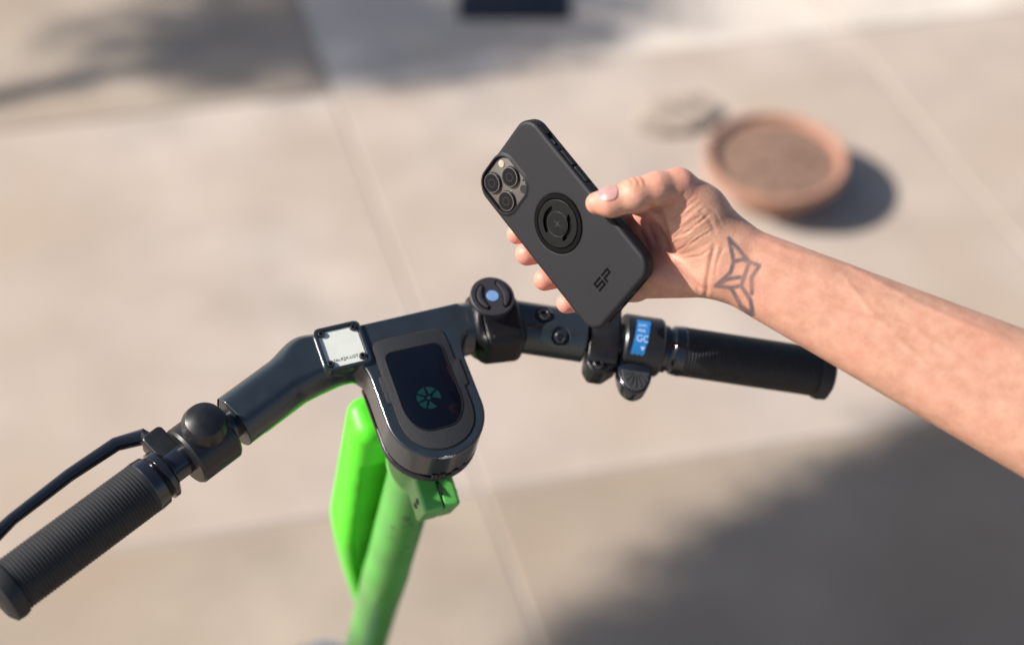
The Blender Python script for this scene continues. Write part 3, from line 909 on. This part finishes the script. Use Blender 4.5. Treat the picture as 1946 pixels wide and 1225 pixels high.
# ------------------------------------------------------------------ person: right hand and forearm
c45 = math.sqrt(0.5)
HAND = Matrix(((1, 0, 0, 0.10437), (0, c45, -c45, 0.80871), (0, c45, c45, 1.18722), (0, 0, 0, 1)))
person = empty('person', HAND @ trans(0.30, -0.14, 0), 'outstretched right hand and tattooed forearm holding the phone by its edge', 'person')

def chain(P, pts, k=3.0):
    d = None
    for i in range(len(pts) - 1):
        (a, ra), (b, rb) = pts[i], pts[i + 1]
        s = sd_cone(P, a, b, ra, rb)
        d = s if d is None else smin(d, s, k)
    return d
THUMB = [((-44.8, 30.0, 21.0), 7.9), ((-35.0, 30.6, 25.5), 10.3), ((-18.3, 34.9, 28.0), 11.6), ((-3.0, 39.8, 26.0), 11.3), ((12.5, 41.5, 18.0), 13.0)]
META = [((12.5, 41.5, 18.0), 13.0), ((30.0, 25.5, 8.0), 16.0), ((48.0, 3.0, 2.0), 20.0)]
FING = [
    [((-20, 17, -32), 12.0), ((-46.4, 22.3, -46), 9.6), ((-77.3, 18.4, -64), 8.6), ((-100.5, 13.5, -65), 7.8)],
    [((-24, 2.7, -38), 12.0), ((-37, 6, -47), 10.0), ((-68, 2.2, -64), 9.0), ((-93.0, -1.8, -62), 8.9)],
    [((-23, -12, -38), 11.5), ((-27, -12, -42), 9.8), ((-55, -15.9, -58), 8.8), ((-79.8, -21.4, -55.4), 8.5)],
    [((-18, -25, -30), 10.5), ((-13, -29, -32), 9.0), ((-39.7, -34.2, -47.0), 8.0), ((-63.5, -39.3, -46.5), 7.8)]]
MCP = [((-20, 17, -32), 13.0), ((-24, 2.7, -38), 13.0), ((-23, -12, -38), 12.5), ((-18, -25, -30), 11.5)]
CARP = [((42, 8, 0), 18.0), ((44, 0, -2), 18.0), ((45, -9, -2), 18.0), ((44, -19, -1), 16.5)]
def f_hand(P):
    th = chain(P, THUMB, 4.0)
    # flatten the thumb tip a little, bulge at the joint
    fs = None
    for c_ in FING:
        s = chain(P, c_, 3.0)
        fs = s if fs is None else np.minimum(fs, s)
    palm = None
    for (a, ra), (b, rb) in zip(MCP, CARP):
        s = sd_cone(P, a, b, ra, rb)
        palm = s if palm is None else smin(palm, s, 7)
    meta = chain(P, META, 14)
    then = sd_ell(P, (23, 17, 8), (26, 19, 15), Matrix.Rotation(math.radians(-48), 3, 'Z'))
    hypo = sd_ell(P, (14, -17, -12), (31, 14.5, 16), Matrix.Rotation(math.radians(-2), 3, 'Z'))
    web = sd_cone(P, (-2, 27, 4), (-17, 18, -24), 6.5, 9)
    palm = smin(palm, meta, 8)
    palm = smin(palm, web, 9)
    palm = smin(palm, then, 11)
    palm = smin(palm, hypo, 6)
    palm = smin(palm, th, 4)
    palm = smin(palm, fs, 3.5)
    wr1 = sd_cone(P, (46, 0, 1), (300, -116, 44), 20.5, 36)
    wr2 = sd_cone(P, (46, -17, 0), (300, -152, 44), 17.5, 34)
    fore = smin(wr1, wr2, 14)
    d = smin(palm, fore, 10)
    return d
V, F = sdf_mesh(f_hand, (-112, -196, -86), (312, 62, 90), 1.05)

def seg_d(P2, pl):
    """distance in the palm plane to a polyline and its parameter"""
    best = np.full(len(P2), 1e9); par = np.zeros(len(P2))
    pl = np.array(pl, float); L_ = np.r_[0, np.cumsum(np.linalg.norm(np.diff(pl, axis=0), axis=1))]
    for i in range(len(pl) - 1):
        a, b = pl[i], pl[i + 1]; ab = b - a
        t = np.clip(((P2 - a) @ ab) / (ab @ ab), 0, 1)
        d = np.linalg.norm(P2 - a - t[:, None] * ab, axis=1)
        m = d < best; best[m] = d[m]; par[m] = (L_[i] + t[m] * (L_[i + 1] - L_[i])) / L_[-1]
    return best, par
h = 0.5
grad = np.stack([f_hand(V + np.eye(3)[i] * h) - f_hand(V - np.eye(3)[i] * h) for i in range(3)], 1)
grad /= np.linalg.norm(grad, axis=1)[:, None] + 1e-9
XY = V[:, :2]
front = np.clip(grad[:, 2] * 2 + 0.3, 0, 1)
disp = np.zeros(len(V)); crease = np.zeros(len(V))
def groove(pl, depth, wd, only=None):
    global disp, crease
    d, t = seg_d(XY, pl)
    a = np.exp(-(d / wd) ** 2) * np.clip(np.minimum(t, 1 - t) * 6, 0, 1) * front
    if only is not None: a = a * only
    disp -= depth * a; crease = np.maximum(crease, a * min(1.0, depth))
    rdg = np.exp(-((d - wd * 1.9) / (wd * 1.2)) ** 2) * np.clip(np.minimum(t, 1 - t) * 6, 0, 1) * front
    if only is not None: rdg = rdg * only
    disp += depth * 0.30 * rdg
px = lambda x, y: ((x - 1250) * 0.3768 * 0.985, (470 - y) * 0.3768 * 0.985)
# fan of wrinkles over the base of the thumb
fan = [[(1290, 470), (1316, 452), (1346, 430)], [(1274, 455), (1300, 434), (1330, 410)], [(1268, 412), (1290, 392), (1312, 374)], [(1266, 425), (1294, 402), (1322, 380)], [(1268, 437), (1298, 414), (1330, 386)],
       [(1270, 449), (1300, 426), (1338, 396)], [(1272, 460), (1304, 438), (1346, 408)], [(1276, 470), (1308, 450), (1350, 422)],
       [(1280, 480), (1314, 462), (1352, 438)], [(1290, 488), (1322, 476), (1352, 456)], [(1262, 402), (1280, 384), (1296, 366)],
       [(1300, 492), (1326, 488), (1348, 474)], [(1330, 392), (1350, 410), (1366, 436)], [(1318, 400), (1340, 424), (1352, 452)]]
for k, pl in enumerate(fan):
    groove([(px(*q)[0] + random.uniform(-0.8, 0.8), px(*q)[1] + random.uniform(-0.8, 0.8)) for q in pl], [0.34, 0.5, 0.26, 0.45, 0.2][k % 5], [0.9, 1.2, 0.75][k % 3])
groove([px(*q) for q in [(1243, 392), (1252, 410), (1262, 440), (1270, 470), (1278, 492)]], 1.6, 1.8)
groove([px(*q) for q in [(1278, 492), (1296, 512), (1320, 540), (1336, 556)]], 1.1, 1.5)
groove([px(*q) for q in [(1352, 462), (1345, 500), (1340, 535), (1342, 572)]], 0.9, 1.5)
groove([px(*q) for q in [(1368, 470), (1356, 500), (1352, 530)]], 0.4, 1.2)
groove([px(*q) for q in [(1185, 342), (1193, 350), (1196, 362)]], 0.5, 1.0)
groove([px(*q) for q in [(1196, 338), (1204, 349), (1206, 362)]], 0.6, 1.0)
groove([px(*q) for q in [(1206, 336), (1215, 347), (1217, 360)]], 0.5, 1.0)
groove([px(*q) for q in [(1226, 392), (1236, 400), (1258, 402)]], 0.9, 1.6)
groove([px(*q) for q in [(1215, 430), (1226, 450), (1240, 478)]], 0.8, 1.4)
groove([px(*q) for q in [(1232, 420), (1240, 440), (1250, 462)]], 0.6, 1.2)
for k in range(26):
    x0 = random.uniform(1264, 1312); y0 = random.uniform(398, 482); L_ = random.uniform(18, 44)
    a = math.radians(random.uniform(28, 46)); b2 = a - math.radians(random.uniform(-4, 12))
    x1, y1 = x0 + L_ * 0.5 * math.cos(a), y0 - L_ * 0.5 * math.sin(a)
    groove([px(x0, y0), px(x1, y1), px(x1 + L_ * 0.5 * math.cos(b2), y1 - L_ * 0.5 * math.sin(b2))], random.uniform(0.12, 0.3), random.uniform(0.55, 0.8))
for k in range(16):
    x0 = random.uniform(1250, 1330); y0 = random.uniform(495, 560); a = math.radians(random.uniform(-70, -20)); L_ = random.uniform(10, 26)
    groove([px(x0, y0), px(x0 + L_ * math.cos(a), y0 - L_ * math.sin(a))], random.uniform(0.1, 0.22), 0.7)
for k in range(9):
    x0 = 1186 + 4.2 * k; groove([px(x0, 338 + random.uniform(0, 4)), px(x0 + 4, 350), px(x0 + 3, 362 + random.uniform(0, 6))], random.uniform(0.12, 0.32), 0.6)
# veins and tendons of the wrist and forearm, low ridges
for pl, hgt, wd in (([(56, 12), (90, -4), (130, -14), (180, -44), (240, -70)], 0.9, 2.6), ([(58, -8), (84, -22), (120, -40), (170, -58), (230, -100)], 0.8, 2.2),
                    ([(62, -2), (100, -20), (140, -36), (170, -40)], 0.7, 3.4), ([(120, -14), (140, -44), (180, -84), (220, -104)], 0.6, 2.0), ([(60, -18), (96, -36), (140, -62), (190, -96)], 0.7, 3.0)):
    d, t = seg_d(XY, pl)
    disp += hgt * np.exp(-(d / wd) ** 2) * np.clip(np.minimum(t, 1 - t) * 5, 0, 1) * front
# nail bed step
V = V + grad * disp[:, None]
hand_o = add('hand_and_forearm', (V, F), M_CASE, person, HAND, auto=None)
# colour attribute: redness of finger tips, creases, tattoo
red = np.zeros(len(V))
def blob(c, r, a):
    global red
    d = np.linalg.norm(V - np.array(c, float), axis=1); red = np.maximum(red, a * np.clip(1.25 - d / r, 0, 1))
for c_ in FING: blob(c_[-1][0], 20, 1.0)
blob((-44, 30, 22), 17, 0.75); blob((-14, 18, -8), 26, 0.9); blob((-12, 40, 30), 14, 0.35); blob((0, -5, 0), 24, 0.45); blob((16, 50, 20), 16, 0.5)
tat = np.zeros(len(V))
SHX = 4
star = [[(1374, 456), (1383, 500)], [(1383, 500), (1378, 520), (1352, 545)], [(1352, 545), (1380, 549), (1398, 545)], [(1374, 456), (1392, 476), (1412, 500)],
        [(1412, 500), (1398, 545)], [(1352, 545), (1372, 533), (1396, 529)], [(1398, 545), (1416, 572), (1424, 600)], [(1383, 500), (1400, 496), (1430, 508)],
        [(1424, 600), (1402, 584), (1380, 549)], [(1430, 508), (1416, 530), (1418, 560)]]
for pl in star:
    d, t = seg_d(V[:, :2], [px(q[0] + SHX, q[1]) for q in pl]); tat = np.maximum(tat, np.clip(1.95 - d, 0, 1) * (grad[:, 2] > 0))
me = hand_o.data
ca = me.color_attributes.new('skin_mask', 'FLOAT_COLOR', 'POINT')
arr = np.ones((len(V), 4), np.float32); arr[:, 0] = red; arr[:, 1] = crease; arr[:, 2] = tat
ca.data.foreach_set('color', arr.ravel())
def skin():
    m = mat('skin', (0.56, 0.33, 0.25), 0.46, sss=0.18, spec=0.35)
    n = m.node_tree.nodes; l = m.node_tree.links; b = n['Principled BSDF']
    b.inputs['Subsurface Scale'].default_value = 0.006
    at = n.new('ShaderNodeAttribute'); at.attribute_name = 'skin_mask'
    sp = n.new('ShaderNodeSeparateColor'); l.new(at.outputs['Color'], sp.inputs[0])
    tc = n.new('ShaderNodeTexCoord')
    no = n.new('ShaderNodeTexNoise'); no.inputs['Scale'].default_value = 90; no.inputs['Detail'].default_value = 6; no.inputs['Roughness'].default_value = 0.65
    l.new(tc.outputs['Object'], no.inputs['Vector'])
    r = n.new('ShaderNodeValToRGB'); e = r.color_ramp.elements
    e[0].position = 0.32; e[0].color = (0.45, 0.225, 0.150, 1); e[1].position = 0.68; e[1].color = (0.57, 0.325, 0.225, 1)
    l.new(no.outputs['Fac'], r.inputs['Fac'])
    def mixc(a, fac, col, mul=1.0):
        x = n.new('ShaderNodeMix'); x.data_type = 'RGBA'
        mm = n.new('ShaderNodeMath'); mm.operation = 'MULTIPLY'; mm.inputs[1].default_value = mul
        l.new(fac, mm.inputs[0]); l.new(mm.outputs[0], x.inputs['Factor']); l.new(a, x.inputs['A']); x.inputs['B'].default_value = (*col, 1)
        return x.outputs['Result']
    c = mixc(r.outputs['Color'], sp.outputs['Red'], (0.70, 0.25, 0.195), 0.8)
    n2 = n.new('ShaderNodeTexNoise'); n2.inputs['Scale'].default_value = 22; n2.inputs['Detail'].default_value = 4
    l.new(tc.outputs['Object'], n2.inputs['Vector'])
    r2 = n.new('ShaderNodeMapRange'); r2.inputs['From Min'].default_value = 0.45; r2.inputs['From Max'].default_value = 0.7
    l.new(n2.outputs['Fac'], r2.inputs['Value'])
    c = mixc(c, r2.outputs[0], (0.60, 0.26, 0.19), 0.45)
    n3 = n.new('ShaderNodeTexVoronoi'); n3.inputs['Scale'].default_value = 130; l.new(tc.outputs['Object'], n3.inputs['Vector'])
    r3 = n.new('ShaderNodeMapRange'); r3.inputs['From Min'].default_value = 0.16; r3.inputs['From Max'].default_value = 0.05
    l.new(n3.outputs['Distance'], r3.inputs['Value'])
    c = mixc(c, r3.outputs[0], (0.38, 0.19, 0.12), 0.30)
    c = mixc(c, sp.outputs['Green'], (0.36, 0.14, 0.10), 0.45)
    tn = n.new('ShaderNodeMath'); tn.operation = 'MULTIPLY'; l.new(sp.outputs['Blue'], tn.inputs[0])
    tr = n.new('ShaderNodeMapRange'); tr.inputs['From Min'].default_value = 0.3; tr.inputs['From Max'].default_value = 0.6; tr.inputs['To Min'].default_value = 0.6; l.new(no.outputs['Fac'], tr.inputs['Value']); l.new(tr.outputs[0], tn.inputs[1])
    c = mixc(c, tn.outputs[0], (0.055, 0.065, 0.085), 0.88)
    l.new(c, b.inputs['Base Color'])
    n1 = n.new('ShaderNodeTexNoise'); n1.inputs['Scale'].default_value = 420; n1.inputs['Detail'].default_value = 5
    l.new(tc.outputs['Object'], n1.inputs['Vector'])
    vo = n.new('ShaderNodeTexVoronoi'); vo.inputs['Scale'].default_value = 750
    l.new(tc.outputs['Object'], vo.inputs['Vector'])
    ad = n.new('ShaderNodeMath'); ad.operation = 'ADD'; l.new(n1.outputs['Fac'], ad.inputs[0]); l.new(vo.outputs['Distance'], ad.inputs[1])
    bp = n.new('ShaderNodeBump'); bp.inputs['Strength'].default_value = 0.22; bp.inputs['Distance'].default_value = 0.0007
    l.new(ad.outputs[0], bp.inputs['Height']); l.new(bp.outputs[0], b.inputs['Normal'])
    return m
me.materials.clear(); me.materials.append(skin())
me.set_sharp_from_angle(angle=3.1)

# thumb nail: curved plate on the camera-left side of the thumb tip
def nail_geo():
    # project a small rounded patch onto the hand surface from outside
    ctr = np.array(px(1147, 370)); dirx = np.array([1.0, 0.02]); diry = np.array([-0.02, 1.0])
    n1, n2 = 16, 12; Vn = []; 
    for i in range(n1 + 1):
        for j in range(n2 + 1):
            a = (i / n1 * 2 - 1); b_ = (j / n2 * 2 - 1)
            x = a * math.sqrt(1 - b_ * b_ * 0.38) * 6.6; y = b_ * math.sqrt(1 - a * a * 0.38) * 6.6
            q = ctr + dirx * x * 1.05 + diry * (y + 0.10 * x)
            Vn.append((q[0], q[1], 60.0))
    Vn = np.array(Vn)
    z = Vn[:, 2].copy()
    for it in range(60):
        P = np.c_[Vn[:, :2], z]; z = z - np.clip(f_hand(P), -3, 8) * 0.8
    top = np.c_[Vn[:, :2], z + 0.75]; bot = np.c_[Vn[:, :2], z - 0.4]
    A = len(Vn); VV = np.r_[top, bot]; FF = []
    for i in range(n1):
        for j in range(n2):
            k = i * (n2 + 1) + j; FF.append((k, k + n2 + 1, k + n2 + 2, k + 1))
            FF.append((A + k, A + k + 1, A + k + n2 + 2, A + k + n2 + 1))
    def side(idx):
        for a, b_ in zip(idx[:-1], idx[1:]): FF.append((a, b_, A + b_, A + a))
    side([i * (n2 + 1) for i in range(n1 + 1)]); side([i * (n2 + 1) + n2 for i in range(n1 + 1)])
    side(list(range(n2 + 1))); side([n1 * (n2 + 1) + j for j in range(n2 + 1)])
    return VV, FF
add('thumb_nail', nail_geo(), M_NAIL, person, HAND)
# short dark sleeve at the elbow, outside the picture
add('sleeve', tube([(298, -133, 44), (316, -140, 46), (370, -168, 40), (470, -215, 0)], [50, 52, 58, 64], 32), M_SLEEVE, person, HAND)
